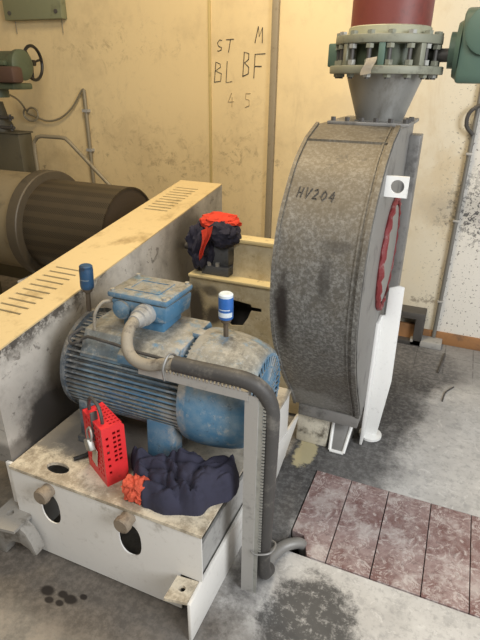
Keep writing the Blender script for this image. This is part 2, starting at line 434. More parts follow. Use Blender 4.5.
# ------------------------------------------------------------------ the setting
WY = 3.36
PX0, PX1, PY0, PY1 = -.372, .436, 1.335, 1.805
m = MB().plate(rect(-4.6, 2.2, -1.6, WY), [rect(PX0, PX1, PY0, PY1)], -.06, 0, 2); struct(m.build('floor', 'floor'))
m = MB()
m.box(PX0-.02, PX1+.02, PY0-.02, PY1+.02, -.22, -.20); m.box(PX0-.02, PX0, PY0-.02, PY1+.02, -.2, -.06); m.box(PX1, PX1+.02, PY0-.02, PY1+.02, -.2, -.06)
m.box(PX0, PX1, PY0-.02, PY0, -.2, -.06); m.box(PX0, PX1, PY1, PY1+.02, -.2, -.06)
struct(m.build('floor_trench', 'pit'))
struct(MB().box(-4.6, 2.2, WY, WY+.12, -.06, 3.3).build('wall_back', 'wall'))
struct(MB().box(-4.72, -4.6, -1.6, WY+.12, -.06, 3.3).build('wall_left', 'wall'))
struct(MB().box(-.075, 2.2, WY-.018, WY, 0, .085).build('baseboard_back', 'orange', bevel=.003))
struct(MB().box(-1.658, -1.640, WY-.010, WY, 0, 3.3).build('trim_1', 'seam', bevel=.002))

# handwriting on the wall and on the fan
def strokes(lst, f, r): 
    m = MB()
    for st in lst: m.tube([f(u, v) for u, v in st], r, 6)
    return m
GL = {
 'S': [[(.85,.9),(.5,1),(.15,.8),(.3,.55),(.7,.4),(.75,.12),(.4,0),(.1,.12)]],
 'T': [[(0,1),(1,1)],[(.5,1),(.45,0)]], 'B': [[(.1,0),(.1,1),(.6,.9),(.7,.7),(.15,.52),(.8,.4),(.75,.1),(.1,0)]],
 'L': [[(.1,1),(.1,0),(.8,.05)]], 'M': [[(.05,0),(.15,1),(.5,.4),(.85,1),(.95,0)]], 'F': [[(.15,0),(.1,1),(1,1)],[(.12,.5),(.75,.55)]],
 'H': [[(.1,0),(.15,1)],[(.8,0),(.85,1)],[(.1,.5),(.85,.5)]], 'V': [[(0,1),(.4,0),(.95,1)]], '2': [[(.1,.8),(.45,1),(.75,.75),(.1,.05),(.85,.05)]],
 '0': [[(.5,1),(.15,.7),(.15,.3),(.5,0),(.85,.3),(.85,.7),(.5,1)]], '4': [[(.6,1),(.05,.35),(.95,.4)],[(.7,.7),(.65,0)]],
 '5': [[(.9,1),(.2,1),(.15,.6),(.7,.55),(.75,.15),(.1,0)]],
}
def word(txt, x, z, wd, ht, gap, fn, r):
    L = []
    for ch in txt:
        for st in GL[ch]: L.append([(x+u*wd, z+v*ht) for u, v in st])
        x += wd+gap
    return L
wf = lambda x, z: (x, WY-.002, z)
jit = lambda L: [[(u+.10*(v-1.7)*random.uniform(.3, 1.2)+random.uniform(-.004, .004), v+random.uniform(-.005, .005)) for u, v in st] for st in L]
L = word('ST', -1.605, 1.755, .045, .070, .025, wf, 0) + word('BL', -1.612, 1.578, .060, .122, .022, wf, 0)
tag(strokes(jit(L), wf, .0024).build('wall_writing', 'marker'), 'handwritten letters ST above BL, right of the wall seam', 'writing', 'marker letters on the wall')
L = word('M', -1.345, 1.80, .06, .09, .0, wf, 0) + word('B', -1.415, 1.615, .055, .14, .0, wf, 0) + word('F', -1.345, 1.60, .08, .14, .0, wf, 0)
tag(strokes(jit(L), wf, .0028).build('wall_writing', 'marker'), 'handwritten letters M above BF, beside the vertical wall conduit', 'writing', 'marker letters on the wall')
for ch, x in (('4', -1.52), ('5', -1.40)):
    tag(strokes(word(ch, x, 1.43, .045, .085, 0, wf, 0), wf, .0025).build('faint_writing', 'faintmarker'), 'faint faded digit %s written on the wall below the black letters' % ch, 'writing', 'faded digits on the wall')

# conduits and fittings on the rear wall
t = thing('wall_conduit', (-1.2, WY-.03, 0), 'grey brown vertical conduit on the wall beside the handwritten letters', 'pipe')
MB().box(-1.222, -1.178, WY-.032, WY-.002, .02, 3.3).build('pipe', 'brownstrip', t, bevel=.008)

t = thing('floor_conduit', (.01, WY-.03, 0), 'thin dark grey conduit running down the wall right of the fan into a floor pad', 'pipe')
MB().tube([(.012, WY-.025, .05), (.012, WY-.025, 1.40), (.012, WY-.025, 3.3)], .013, 12).build('pipe', 'pipegrey', t)
MB().box(-.13, .07, WY-.12, WY-.019, 0, .045).build('base_pad', 'greyside', t, bevel=.006)
for z in (.30, .83, 1.22): MB().box(-.006, .030, WY-.041, WY, z, z+.014).build('clip', 'galv', t, bevel=.003)
m = MB().tube(spline([(.012, WY-.04, 1.33), (-.03, WY-.05, 1.38), (-.025, WY-.05, 1.45), (.04, WY-.05, 1.49), (.16, WY-.04, 1.50)]), .011, 10)
tag(m.build('black_hose', 'rubber'), 'short black hose looping onto the thin conduit at the right edge', 'hose')

t = thing('floor_duct', (-.14, 3.28, 0), 'dark square steel duct frame on the floor behind the white stand', 'duct')
MB().plate(rect(-.30, -.058, .0, .235), [rect(-.26, -.115, .03, .19)], 3.24, WY-.002, 1).build('frame', 'darkmetal', t, bevel=.004)
MB().box(-.26, -.115, 3.29, 3.31, .03, .13).build('inner_panel', 'orange', t)

t = thing('wall_box', (-3.05, WY-.09, 1.96), 'olive green sheet metal box on the wall at the upper left', 'box')
MB().box(-3.29, -2.765, WY-.06, WY, 1.965, 2.40).build('body', 'greenbox', t, bevel=.006)
for x in (-3.235, -2.81):
    MB().cyl((x, WY-.066, 2.01), (x, WY-.06, 2.01), .014, seg=10).build('screw', 'darkmetal', t)
for x in (-3.24, -2.81): MB().tube([(x, WY-.01, 1.965), (x, WY-.01, 1.88)], .003, 6).build('wire', 'conduit', t)

t = thing('left_conduit', (-2.67, WY-.03, .8), 'slim vertical conduit on the cream wall above the drum', 'pipe'); t.name = 'slim_conduit'
MB().tube([(-2.675, WY-.02, 0.02), (-2.675, WY-.02, 1.51)], .014, 10).build('pipe', 'conduit', t)
for z in (1.36, 1.08): MB().box(-2.70, -2.65, WY-.036, WY, z, z+.02).build('clip', 'greyside', t)
pts = [(-3.10, 2.98, 1.50), (-3.17, 3.18, 1.44), (-3.215, 3.29, 1.365)]
pts += [(-3.19+.062*math.cos(a), 3.30+.004*k, 1.328+.048*math.sin(a)) for k, a in enumerate(2*PI*k/10+2.4 for k in range(12))]
pts += [(-3.14, 3.335, 1.305), (-3.04, 3.335, 1.285), (-2.92, 3.335, 1.31), (-2.80, 3.335, 1.385), (-2.715, 3.335, 1.48), (-2.68, 3.335, 1.515), (-2.665, 3.338, 1.50), (-2.672, 3.34, 1.44)]
tag(MB().tube(spline(pts, 5), .007, 8).build('looped_cable', 'conduit'), 'thin cable with one small coil hanging from the handwheel actuator to the slim conduit', 'cable')

hr = spline([(-3.10, 3.05, .45), (-3.02, 3.05, .95)], 2)
path = [(-2.95, 3.05, .3), (-2.95, 3.05, 1.10), (-2.945, 3.05, 1.16), (-2.91, 3.05, 1.195), (-2.87, 3.05, 1.205), (-2.70, 3.05, 1.205), (-2.65, 3.05, 1.20), (-2.61, 3.05, 1.17), (-2.12, 3.05, .74), (-1.95, 3.05, .58), (-1.95, 3.05, .0)]
tag(MB().tube(path, .014, 12).build('handrail', 'conduit'), 'bent grey tube handrail standing behind the meshed drum', 'rail')

t = thing('actuator', (-2.95, 3.0, 1.45), 'dark green valve actuator with black handwheel at the left edge', 'actuator')
MB().lathe([(-3.40, .07), (-3.38, .085), (-2.90, .085), (-2.88, .095), (-2.845, .095), (-2.83, .07), (-2.83, .03)], (0, 2.95, 1.665), 0, 28).build('gear_housing', 'actgreen', t)
MB().box(-3.42, -2.90, 2.84, 2.90, 1.66, 1.69).build('housing_rib', 'actgreen', t, bevel=.006)
MB().box(-2.97, -2.80, 2.80, 2.90, 1.555, 1.655).build('motor_box', 'brown', t, bevel=.02)
MB().cyl((-3.12, 2.95, 1.585), (-3.12, 2.95, 1.46), .08).build('flange', 'actgreen', t)
MB().box(-3.42, -2.86, 2.85, 3.03, 1.515, 1.555).build('base', 'actgreen', t, bevel=.01)
m = MB(); c = Vector((-2.93, 3.14, 1.682)); ax = Vector((math.cos(.18), math.sin(.18), 0)); sx = Vector((-math.sin(.18), math.cos(.18), 0))
m.tube([c+sx*.108*math.cos(2*PI*k/32)+Vector((0, 0, .108*math.sin(2*PI*k/32))) for k in range(33)], .011, 8)
for k in range(3):
    a = 2*PI*k/3+.25; m.tube([c-ax*.01, c+sx*.104*math.cos(a)+Vector((0, 0, .104*math.sin(a)))], .008, 8)
m.tube([c+Vector((-.06, -.11, 0)), c-ax*.04, c+ax*.012], .02)
m.build('handwheel', 'blackplastic', t)

t = thing('control_cabinet', (-3.15, 3.0, 0), 'dark olive steel cabinet with two rods on top behind the drum', 'cabinet')
MB().box(-3.85, -3.14, 3.10, 3.24, 0, 1.20).build('body', 'greydark', t, bevel=.008)
MB().box(-3.86, -3.13, 3.09, 3.25, 1.20, 1.212).build('top_lip', 'greydark', t, bevel=.004)
MB().lathe([(1.212, .10), (1.25, .10), (1.32, .07), (1.42, .05)], (-3.37, 3.16, 0), 2, 20).build('stem', 'greydark', t)
for z in (1.245, 1.315):
    MB().cyl((-3.40, 3.10, z), (-3.165, 3.10, z), .012, seg=10).build('rod', 'darkmetal', t)
    MB().cyl((-3.19, 3.10, z-.022), (-3.19, 3.10, z+.022), .010, seg=10).build('rod_pin', 'darkmetal', t)
    
# ------------------------------------------------------------------ drum with screen, left rear
t = thing('drum_blower', (-2.2, 2.4, .764), 'large cylindrical drum with dark flange and meshed end behind the guard', 'machine')
c = (0, 2.4, .775)
MB().lathe([(-3.7, .2), (-3.68, .295), (-2.31, .295)], c, 0, 56).build('drum', 'drum', t)
MB().lathe([(-2.31, .285), (-2.31, .322), (-2.245, .322), (-2.24, .316), (-2.24, .27)], c, 0, 56).build('flange_ring', 'ring', t)
MB().lathe([(-2.245, .272), (-1.70, .272), (-1.70, .262)], c, 0, 64, cap=False).build('mesh_screen', 'screen', t)
MB().lathe([(-1.715, .265), (-1.705, .265), (-1.703, 0.0001)], c, 0, 56).build('end_disc', 'disc', t)
m = MB(); m.box(-2.32, -2.23, 2.1, 2.7, 0, .50); m.build('support_stand', 'white', t, bevel=.004)
MB().box(-3.3, -3.1, 2.15, 2.65, 0, .52).build('support_stand', 'greydark', t, bevel=.004)

# ------------------------------------------------------------------ belt guard
GX0, GX1 = -1.54, -1.27
gy0, gy1 = .985, 2.726
gz = lambda y: .655+.145*y
t = thing('belt_guard', (GX1, gy0+.03, .05), 'long cream belt guard with slotted sloping top, left of the motor', 'guard')
org = Vector(t['_o'])
th = .006; GB = .365
def sl(x, y, dz=0): return (x, y, gz(y)+dz)
m = MB()
# sloping top made of strips so the slots are real openings
rows = [(1.215+i*.038, 1.215+i*.038+.010, -1.495, -1.36) for i in range(10)]
rows2 = [(2.25+i*.038, 2.25+i*.038+.012, -1.50, -1.36) for i in range(10)]
cuts = rows+rows2; y = gy0
def strip(x0, x1, y0, y1):
    m.hexa([sl(x0, y0, -th), sl(x1, y0, -th), sl(x1, y1, -th), sl(x0, y1, -th), sl(x0, y0), sl(x1, y0), sl(x1, y1), sl(x0, y1)])
for a, b, xa, xb in cuts:
    strip(GX0, GX1, y, a); strip(GX0, xa, a, b); strip(xb, GX1, a, b); y = b
strip(GX0, GX1, y, gy1)
m.build('slotted_top', 'guardtop', t, smooth=False)
m = MB().prism([(gy0, GB), (gy1, GB), (gy1, gz(gy1)-th), (gy0, gz(gy0)-th)], GX1-.006, GX1, 0); m.build('inner_panel', 'guardside', t, smooth=False)
m = MB().prism([(gy0, GB), (gy1, GB), (gy1, gz(gy1)-th), (gy0, gz(gy0)-th)], GX0, GX0+.006, 0); m.build('outer_panel', 'guardtop', t, smooth=False)
MB().box(GX0+.006, GX1-.006, gy0, gy0+.006, GB, gz(gy0)-th).build('end_panel', 'guardside', t, smooth=False)
MB().box(GX0+.006, GX1-.006, gy1-.006, gy1, GB, gz(gy1)-th).build('end_panel', 'guardside', t, smooth=False)
MB().box(GX0+.01, GX1-.01, gy0+.01, gy1-.01, GB, GB+.01).build('bottom_panel', 'darkmetal', t, smooth=False)
for y in (1.15, 2.55): MB().box(GX0+.03, GX0+.09, y, y+.06, 0, GB).build('leg', 'greydark', t)
MB().box(GX1-.08, GX1-.02, 2.55, 2.61, 0, GB).build('leg', 'greydark', t)

# ------------------------------------------------------------------ motor base
BX0, BX1, BY0, BY1, BZ = -1.262, -.52, .965, 1.82, .383
t = thing('machine_base', (-.9, 1.4, 0), 'white welded steel motor base with two oval slots in its front', 'machine base')
m = MB().plate([(BX0, .012), (-.60, .012), (-.60, .178), (BX1, .178), (BX1, BZ-.012), (BX0, BZ-.012)], [ell(-1.106, .248, .041, .070, 24, 2.4), ell(-.781, .246, .043, .070, 24, 2.4)], BY0, BY0+.005, 1)
m.build('front_panel', 'white', t, smooth=False)
m = MB().plate(rect(BX0, BX1+.002, BY0-.004, BY1), [ell(-1.10, 1.022, .045, .024, 20)], BZ-.012, BZ, 2)
m.build('top_plate', 'plate', t, smooth=False)
MB().box(-.545, -.537, BY0+.006, 1.50, .0, .298).build('side_panel', 'greyside', t)
MB().box(-.575, -.524, 1.50, BY1, .02, BZ-.012).build('side_panel', 'white', t, bevel=.003)
MB().box(BX0, -.575, BY1-.012, BY1, .0, BZ-.012).build('rear_panel', 'white', t)
MB().box(BX0, BX0+.008, BY0+.012, BY1-.012, .0, BZ-.012).build('side_panel', 'white', t)
MB().box(-1.288, BX0, .972, .984, .20, BZ).build('edge_strip', 'white', t, bevel=.002)
m = MB().prism([(.885, 0.0), (1.70, 0.0), (1.84, .06), (2.0, .135), (1.985, .145), (1.72, .178), (.965, .178), (.885, .172)], -.532, -.520, 0)
m.build('angle_rail', 'white', t, bevel=.003)
m = MB().plate([(-.604, .872), (-.532, .886), (-.532, .964), (-.604, .957)], [ell(-.568, .922, .011, .011, 14)], .166, .178, 2)
m.build('bolt_tab', 'plate', t, smooth=False)
# left foot: angle with an arched gusset
MB().plate([(-1.33, .86), (-1.205, .88), (-1.205, .962), (-1.26, .985), (-1.33, 1.0)], [ell(-1.28, .94, .013, .013, 12)], .166, .178, 2).build('bolt_tab', 'footgrey', t, smooth=False)
m = MB().prism([(-1.345, .0), (-1.305, .0), (-1.29, .05), (-1.26, .08), (-1.22, .088), (-1.185, .075), (-1.165, .05), (-1.15, .06), (-1.165, .11), (-1.185, .150), (-1.215, .172), (-1.345, .172)], .905, .95, 1)
m.build('foot_gusset', 'footgrey', t, bevel=.004)
for x, z in ((-1.095, .338), (-.775, .349)):
    m = MB().lathe([(.918, .024), (.922, .028), (.938, .029), (.940, .025), (.97, .025)], (x, 0, z), 1, 20); m.build('stub_bolt', 'bolt', t)
m = MB().box(BX0+.1, -.6, 1.2, 1.5, .30, .371); m.build('mounting_rail', 'greyside', t)

# ------------------------------------------------------------------ electric motor
AY, AZ = 1.35, .642
t = thing('electric_motor', (-.9, AY, BZ), 'big dusty blue finned electric motor on the white base', 'motor')
prof = []
nf = 60
for k in range(nf):
    a = 2*PI*k/nf
    top = math.sin(a) > .80
    hi = .184 if not top else .172
    for da, r in ((-.46, .163), (-.22, .163), (-.17, hi), (.17, hi), (.22, .163)):
        b = a+da*2*PI/nf; prof.append((AY+r*math.cos(b), AZ+r*math.sin(b)))
MB().prism(prof, -1.16, -.675, 0).build('finned_body', 'motor', t, smooth=False)
MB().lathe([(-1.205, .06), (-1.20, .13), (-1.185, .165), (-1.165, .188), (-1.150, .188), (-1.150, .16)], (0, AY, AZ), 0, 48).build('end_shield', 'motor', t)
MB().cyl((-1.268, AY, AZ), (-1.19, AY, AZ), .035).build('shaft', 'darkmetal', t)
MB().lathe([(-.700, .168), (-.700, .196), (-.685, .200), (-.645, .202), (-.60, .199), (-.545, .190), (-.505, .178), (-.482, .164), (-.474, .152), (-.474, .142)], (0, AY, AZ), 0, 56, cap=False).build('fan_cover', 'motor', t)
m = MB()
MBk = m
for k in range(36):
    a = 2*PI*k/36; ca, sa = math.cos(a), math.sin(a)
    m.tube([(-.476, AY+.055*ca, AZ+.055*sa), (-.476, AY+.156*ca, AZ+.150*sa)], .004, 5)
for r in (.055, .105, .146): m.tube([(-.476, AY+r*math.cos(2*PI*k/40), AZ+r*math.sin(2*PI*k/40)) for k in range(41)], .004, 5)
m.cyl((-.485, AY, AZ), (-.474, AY, AZ), .055)
gr = m.build('grille', 'motor', t)
MB().cyl((-.53, AY, AZ), (-.50, AY, AZ), .15).build('fan_disc', 'darkmetal', t)
# flat pads on top of the frame
m = MB().hexa([(-1.10, 1.195, .735), (-.72, 1.195, .735), (-.72, 1.47, .80), (-1.10, 1.47, .80), (-1.10, 1.245, .822), (-.72, 1.245, .822), (-.72, 1.45, .832), (-1.10, 1.45, .832)])
m.build('top_pad', 'motor', t, bevel=.006)
m = MB().hexa([(-.93, 1.18, .755), (-.72, 1.18, .755), (-.72, 1.22, .80), (-.93, 1.22, .80), (-.93, 1.185, .785), (-.72, 1.185, .785), (-.72, 1.238, .828), (-.93, 1.238, .828)])
m.build('name_pad', 'motor', t, bevel=.003)
for x0, x1 in ((-1.13, -1.02), (-.845, -.72)):
    for y0, y1, s in ((1.165, 1.245, 1), (1.455, 1.535, -1)):
        m = MB().box(x0, x1, y0, y1, BZ, BZ+.028)
        yi = y1 if s > 0 else y0
        m.hexa([(x0+.01, y0+.01, BZ+.028), (x1-.01, y0+.01, BZ+.028), (x1-.01, y1-.01, BZ+.028), (x0+.01, y1-.01, BZ+.028),
                (x0+.01, y0+.02*(s>0)+.0, .56), (x1-.01, y0+.02*(s>0), .56), (x1-.01, y1-.02*(s<0), .56), (x0+.01, y1-.02*(s<0), .56)])
        f = m.build('foot', 'motor', t, bevel=.004)
        hexbolt(MB(), ((x0+x1)/2, y0+.02 if s > 0 else y1-.02, BZ+.028), 2, .014, .016).build('foot_bolt', 'bolt', f)
# terminal box
b = MB().hexa([(-1.01, 1.298, .862), (-.812, 1.298, .862), (-.802, 1.458, .862), (-1.0, 1.458, .862), (-1.02, 1.292, .930), (-.800, 1.292, .930), (-.795, 1.465, .930), (-1.015, 1.465, .930)]).build('terminal_box', 'motor', t, bevel=.012)
MB().box(-.99, -.83, 1.315, 1.44, .815, .866).build('box_neck', 'motor', t, bevel=.006)
MB().box(-1.027, -.795, 1.286, 1.47, .932, .955).build('lid', 'motor', b, bevel=.009)
MB().plate(rect(-.98, -.845, 1.325, 1.43), [rect(-.965, -.86, 1.34, 1.415)], .955, .958, 2).build('lid_rib', 'motor', b, smooth=False)
for x, y in ((-1.01, 1.30), (-.812, 1.30), (-1.01, 1.455), (-.812, 1.455)): MB().cyl((x, y, .954), (x, y, .961), .008, seg=10).build('screw', 'boltzinc', b)
MB().lathe([(1.292, .033), (1.282, .033), (1.28, .026), (1.276, .012)], (-.972, 0, .895), 1, 24).build('blank_plug', 'motor', b)
m = MB().lathe([(1.295, .036), (1.27, .036), (1.268, .031), (1.245, .031), (1.243, .025), (1.22, .022)], (-.878, 0, .897), 1, 20).build('cable_gland', 'greyside', b)
# eyebolt lug beside the box
MB().box(-.73, -.69, 1.33, 1.37, .82, .84).build('lifting_lug', 'motor', t, bevel=.004)

# ------------------------------------------------------------------ lubricator cans
def can(x, z0, zc, lean, label, dirty):
    o = thing('grease_can', (x, AY, z0), label, 'lubricator', 'blue grease cans screwed into the motor')
    MB().tube([(x, AY, z0-.012), (x, AY, zc-.012)], .0085, 10).build('stem', 'stem', o)
    MB().lathe([(zc-.018, .010), (zc-.012, .017), (zc, .019)], (x, AY, 0), 2, 20).build('neck', 'stem', o)
    body = MB().lathe([(zc, .0225), (zc+.004, .024), (zc+.072, .024), (zc+.076, .0225)], (x, AY, 0), 2, 28).build('body', 'candark' if dirty else 'canblue', o)
    MB().lathe([(zc+.010, .0244), (zc+.026, .0244)], (x, AY, 0), 2, 28, a0=-2.6, a1=-.2, cap=False).build('label_panel', 'candark' if dirty else 'cancap', body)
    MB().lathe([(zc+.034, .0244), (zc+.037, .0244)], (x, AY, 0), 2, 28, a0=-2.2, a1=-.6, cap=False).build('label_stripe', 'candirtycap' if dirty else 'cancap', body)
    MB().lathe([(zc+.074, .0232), (zc+.082, .0232), (zc+.086, .019), (zc+.086, .0001)], (x, AY, 0), 2, 28).build('cap', 'candark' if dirty else 'cancap', o)
    o.rotation_euler = (0, lean, 0)
can(-1.163, .832, .920, .05, 'grimy blue grease can on a tall stem at the guard side of the motor', True)
can(-.616, .848, .907, .0, 'clean blue grease can with pale label on top of the motor fan cover', False)

# ------------------------------------------------------------------ power cable, tray, lead wires
path = spline([(-.878, 1.222, .897), (-.872, 1.19, .893), (-.862, 1.155, .872), (-.842, 1.13, .842), (-.805, 1.115, .826), (-.755, 1.11, .826), (-.705, 1.114, .840), (-.66, 1.12, .846)], 6)
t = thing('power_cable', (-.88, 1.22, .886), 'thick cable from the motor box along the tray down to the floor', 'cable')
MB().tube(path, .0185, 14).build('dusty_end', 'dustcable', t)
path = spline([(-.675, 1.118, .847), (-.60, 1.12, .846), (-.50, 1.12, .848), (-.445, 1.125, .842), (-.405, 1.135, .815), (-.383, 1.145, .76), (-.38, 1.15, .68), (-.385, 1.155, .4), (-.39, 1.16, .15), (-.388, 1.17, .06), (-.385, 1.21, .03)], 7)
MB().tube(path, .0245, 14).build('black_run', 'rubber', t)

def ladder(m, a0, a1, axis, u, v, s):   # toothed edge of a perforated tray
    n = int((a1-a0)/.012)
    for i in range(n):
        a = a0+(i+.25)*.012
        if axis == 0: m.box(a, a+.006, u-.001, u+.003, v, v+s)
        else: m.box(u, u+s, v-.001, v+.003, a, a+.006)
t = thing('cable_tray', (-.43, 1.15, 0), 'galvanised cable tray bent from the motor down to a floor post', 'cable tray')
m = MB().box(-.80, -.452, 1.125, 1.165, .792, .796); m.box(-.80, -.440, 1.112, 1.116, .785, .812); m.box(-.80, -.452, 1.163, 1.166, .792, .815)
ladder(m, -.795, -.45, 0, 1.112, .812, .010)
m.build('horizontal_channel', 'galv', t, smooth=False)
m = MB().box(-.452, -.414, 1.118, 1.122, 0, .80); m.box(-.452, -.449, 1.122, 1.16, 0, .80); m.box(-.414, -.411, 1.118, 1.16, 0, .80)
m.build('upright_channel', 'galv', t, smooth=False)
m = MB().box(-.411, -.398, 1.122, 1.126, .0, .795)
ladder(m, .20, .79, 2, -.398, 1.122, .010)
m.build('toothed_strip', 'boltzinc', t, smooth=False)
m = MB().tube(spline([(-.42, 1.116, .205), (-.40, 1.112, .20), (-.36, 1.135, .20), (-.356, 1.18, .20), (-.40, 1.185, .20)], 5), .0035, 6); m.build('cable_tie', 'side', t)
m = MB().tube(spline([(-.695, 1.09, .80), (-.695, 1.087, .845), (-.69, 1.115, .875), (-.685, 1.15, .85), (-.685, 1.16, .80)], 5), .004, 6); m.build('cable_tie', 'side', t)

m = MB().tube(spline([(-1.02, 1.31, .910), (-1.045, 1.285, .91), (-1.06, 1.26, .88), (-1.062, 1.25, .84), (-1.058, 1.245, .818)], 6), .0055, 8)
tag(m.build('thin_lead', 'dustcable'), 'thin grey lead looping out of the terminal box onto the fins', 'cable')
m = MB().tube(spline([(-1.10, 1.235, .826), (-1.13, 1.20, .80), (-1.11, 1.185, .785), (-1.06, 1.195, .815), (-1.03, 1.188, .824), (-.98, 1.170, .834), (-.92, 1.168, .832), (-.86, 1.172, .822), (-.74, 1.178, .812), (-.695, 1.17, .80)], 6), .0055, 8)
tag(m.build('oily_lead', 'rubber'), 'thin oily black lead lying across the motor pad under the thick cable', 'cable')

t = tag(MB().tube(spline([(-.400, 1.21, .014), (-.395, 1.27, .018), (-.372, 1.325, .020), (-.34, 1.36, .018), (-.315, 1.385, .0), (-.305, 1.40, -.05)], 6), .021, 14).build('floor_pipe_elbow', 'side'), 'dusty grey pipe elbow leading the cable into the floor trench', 'pipe')

# ------------------------------------------------------------------ things lying on the base
def red_box():
    # footprint turned about the near corner
    n = Vector((-.889, 1.016, BZ)); lx = Vector((-.124, .066, 0)).normalized(); rx = Vector((.066, .124, 0)).normalized()
    W, D, H = .142, .078, .228
    t = thing('lockout_box', n, 'red perforated steel lockout box standing on the base beside the motor', 'box')
    def tr(m, kind):
        # local u along lx, v along rx, z up
        for v in m.bm.verts:
            p = v.co.copy(); v.co = n+lx*p.x+rx*p.y+Vector((0, 0, p.z))
        return m
    holes = []
    for i in range(7):
        for j in range(2):
            y0 = .036+j*.0155; z0 = .085+i*.018; holes.append(rect(y0, y0+.0105, z0, z0+.0105))
    for i in range(6):
        z0 = .045+i*.027; holes.append(rect(.012, .021, z0, z0+.011))
    outer = [(0, 0), (.060, 0), (D, .03), (D, H-.012), (D-.012, H), (0, H)]
    tr(MB().plate(outer, holes, 0, .003, 0), 0).build('punched_front', 'redbox', t, smooth=False)
    h2 = []
    for i in range(10):
        for j in range(6):
            u = .014+j*.019; z0 = .03+i*.0195; h2.append(rect(u, u+.008, z0, z0+.012))
    tr(MB().plate(rect(.003, W, 0, H), h2, 0, .003, 1), 0).build('slotted_side', 'redbox', t, smooth=False)
    tr(MB().plate(rect(0.003, W, 0.0, H-.015), [], D-.003, D, 1), 0).build('rear_side', 'redbox', t, smooth=False)
    tr(MB().plate(outer, [], W-.003, W, 0), 0).build('end_panel', 'redbox', t, smooth=False)
    h3 = [rect(.012+i*.0165, .020+i*.0165, .035+j*.013, .043+j*.013) for i in range(7) for j in range(3)]
    tr(MB().plate(rect(.003, W, .003, D-.006), h3, H-.004, H, 2), 0).build('punched_top', 'redbox', t, smooth=False)
    tr(MB().box(.005, W-.005, .005, .062, .002, .006), 0).build('bottom_panel', 'redbox', t, smooth=False)
    hd = tr(MB().tube(spline([(.03, .02, H-.002), (.028, .018, H+.03), (.05, .02, H+.055), (.10, .02, H+.06), (.125, .02, H+.03), (.128, .02, H-.002)], 5), .006, 8), 0); hd.build('handle', 'darkmetal', t)
    tr(MB().box(.060, .067, -.004, .02, .15, H+.03), 0).build('hasp', 'darkmetal', t, bevel=.002)
    lk = tr(MB().box(.045, .085, -.028, -.008, .125, .165).rot((.06, -.015, .145), 'Y', .5), 0).build('padlock', 'boltzinc', t, bevel=.004)
    tr(MB().tube(spline([(.05, -.016, .165), (.045, -.014, .19), (.065, -.01, .205), (.08, -.014, .185), (.075, -.016, .16)], 5), .004, 8), 0).build('shackle', 'boltzinc', lk)
    tr(MB().box(.04, .075, -.006, -.004, .05, .125).rot((.055, -.005, .12), 'Y', -.25), 0).build('paper_tag', 'tag', t)
red_box()
tag(MB().tube(spline([(-1.075, 1.075, BZ+.006), (-1.045, 1.105, BZ+.012), (-1.02, 1.13, BZ+.03)], 4), .008, 8).build('black_rod', 'blackplastic'), 'short black rod lying on the greasy plate left of the red box', 'rod')

def inside(p, poly):
    x, y = p; c = False
    for i in range(len(poly)):
        (x0, y0), (x1, y1) = poly[i-1], poly[i]
        if (y0 > y) != (y1 > y) and x < (x1-x0)*(y-y0)/(y1-y0)+x0: c = not c
    return c
def edge_d(p, poly):
    P = Vector(p); d = 9
    for i in range(len(poly)):
        a, b = Vector(poly[i-1]), Vector(poly[i]); ab = b-a
        t = max(0, min(1, (P-a).dot(ab)/ab.dot(ab))); d = min(d, (P-a-ab*t).length)
    return d
def cloth(poly, z0, hfun, step=.0042, seed=0):
    xs = [p[0] for p in poly]; ys = [p[1] for p in poly]; m = MB(); V = {}
    nx = int((max(xs)-min(xs))/step)+2; ny = int((max(ys)-min(ys))/step)+2
    for i in range(nx):
        for j in range(ny):
            x, y = min(xs)+i*step, min(ys)+j*step
            q = (x+.02*noise.noise((x*16, y*16, seed)), y+.02*noise.noise((x*16, y*16, seed+5)))
            if inside(q, poly): V[i, j] = m.bm.verts.new((x, y, z0+hfun(x, y, edge_d(q, poly))))
    for (i, j) in list(V):
        if all(k in V for k in ((i+1, j), (i, j+1), (i+1, j+1))): m.bm.faces.new((V[i, j], V[i+1, j], V[i+1, j+1], V[i, j+1]))
    bmesh.ops.delete(m.bm, geom=[v for v in m.bm.verts if not v.link_faces], context='VERTS')
    be = [e for e in m.bm.edges if e.is_boundary]
    nb = {}
    for e in be:
        a, b = e.verts; nb.setdefault(a, []).append(b); nb.setdefault(b, []).append(a)
    for _ in range(10):
        new = {v: v.co*.4+sum((k.co for k in ks), Vector())*(.6/len(ks)) for v, ks in nb.items()}
        for v, c in new.items(): v.co = c
    bmesh.ops.smooth_vert(m.bm, verts=m.bm.verts, factor=.3, use_axis_x=True, use_axis_y=True, use_axis_z=True)
    r = bmesh.ops.extrude_edge_only(m.bm, edges=be)
    for v in r['geom']:
        if isinstance(v, bmesh.types.BMVert): v.co.z = z0
    return m
CP = [(-.875, 1.12), (-.83, 1.07), (-.775, 1.03), (-.745, .985), (-.68, .985), (-.60, 1.005), (-.54, 1.06), (-.49, 1.12), (-.485, 1.19), (-.53, 1.26), (-.59, 1.24), (-.615, 1.19), (-.66, 1.21), (-.70, 1.165), (-.85, 1.165), (-.88, 1.15)]
def ch(x, y, d):
    n1 = noise.noise((x*7, y*7, 2.)); n2 = noise.noise((x*14, y*14, 7.)); n3 = noise.noise((x*34, y*34, 4.))
    # soft folds fanning from the left end, with sharp valleys, and small crumples over them
    a = math.atan2(y-1.02, x+1.05)
    f = abs(math.sin(a*19+3.5*n1+1.5*n2)); g = abs(math.sin((x+.5*y)*30+5*n1+2.5*n2)); h = abs(math.sin((x-.8*y)*62+6*n2+2*n3))
    b = min(1, d/.022)**.5
    back = max(0, min(1, (y-1.06)/.1))
    return b*(.062+.022*back+.026*n1+.030*(f**.5-.6)+.022*(g**.5-.6)+.009*(h**.5-.6)+.007*n3)+.006
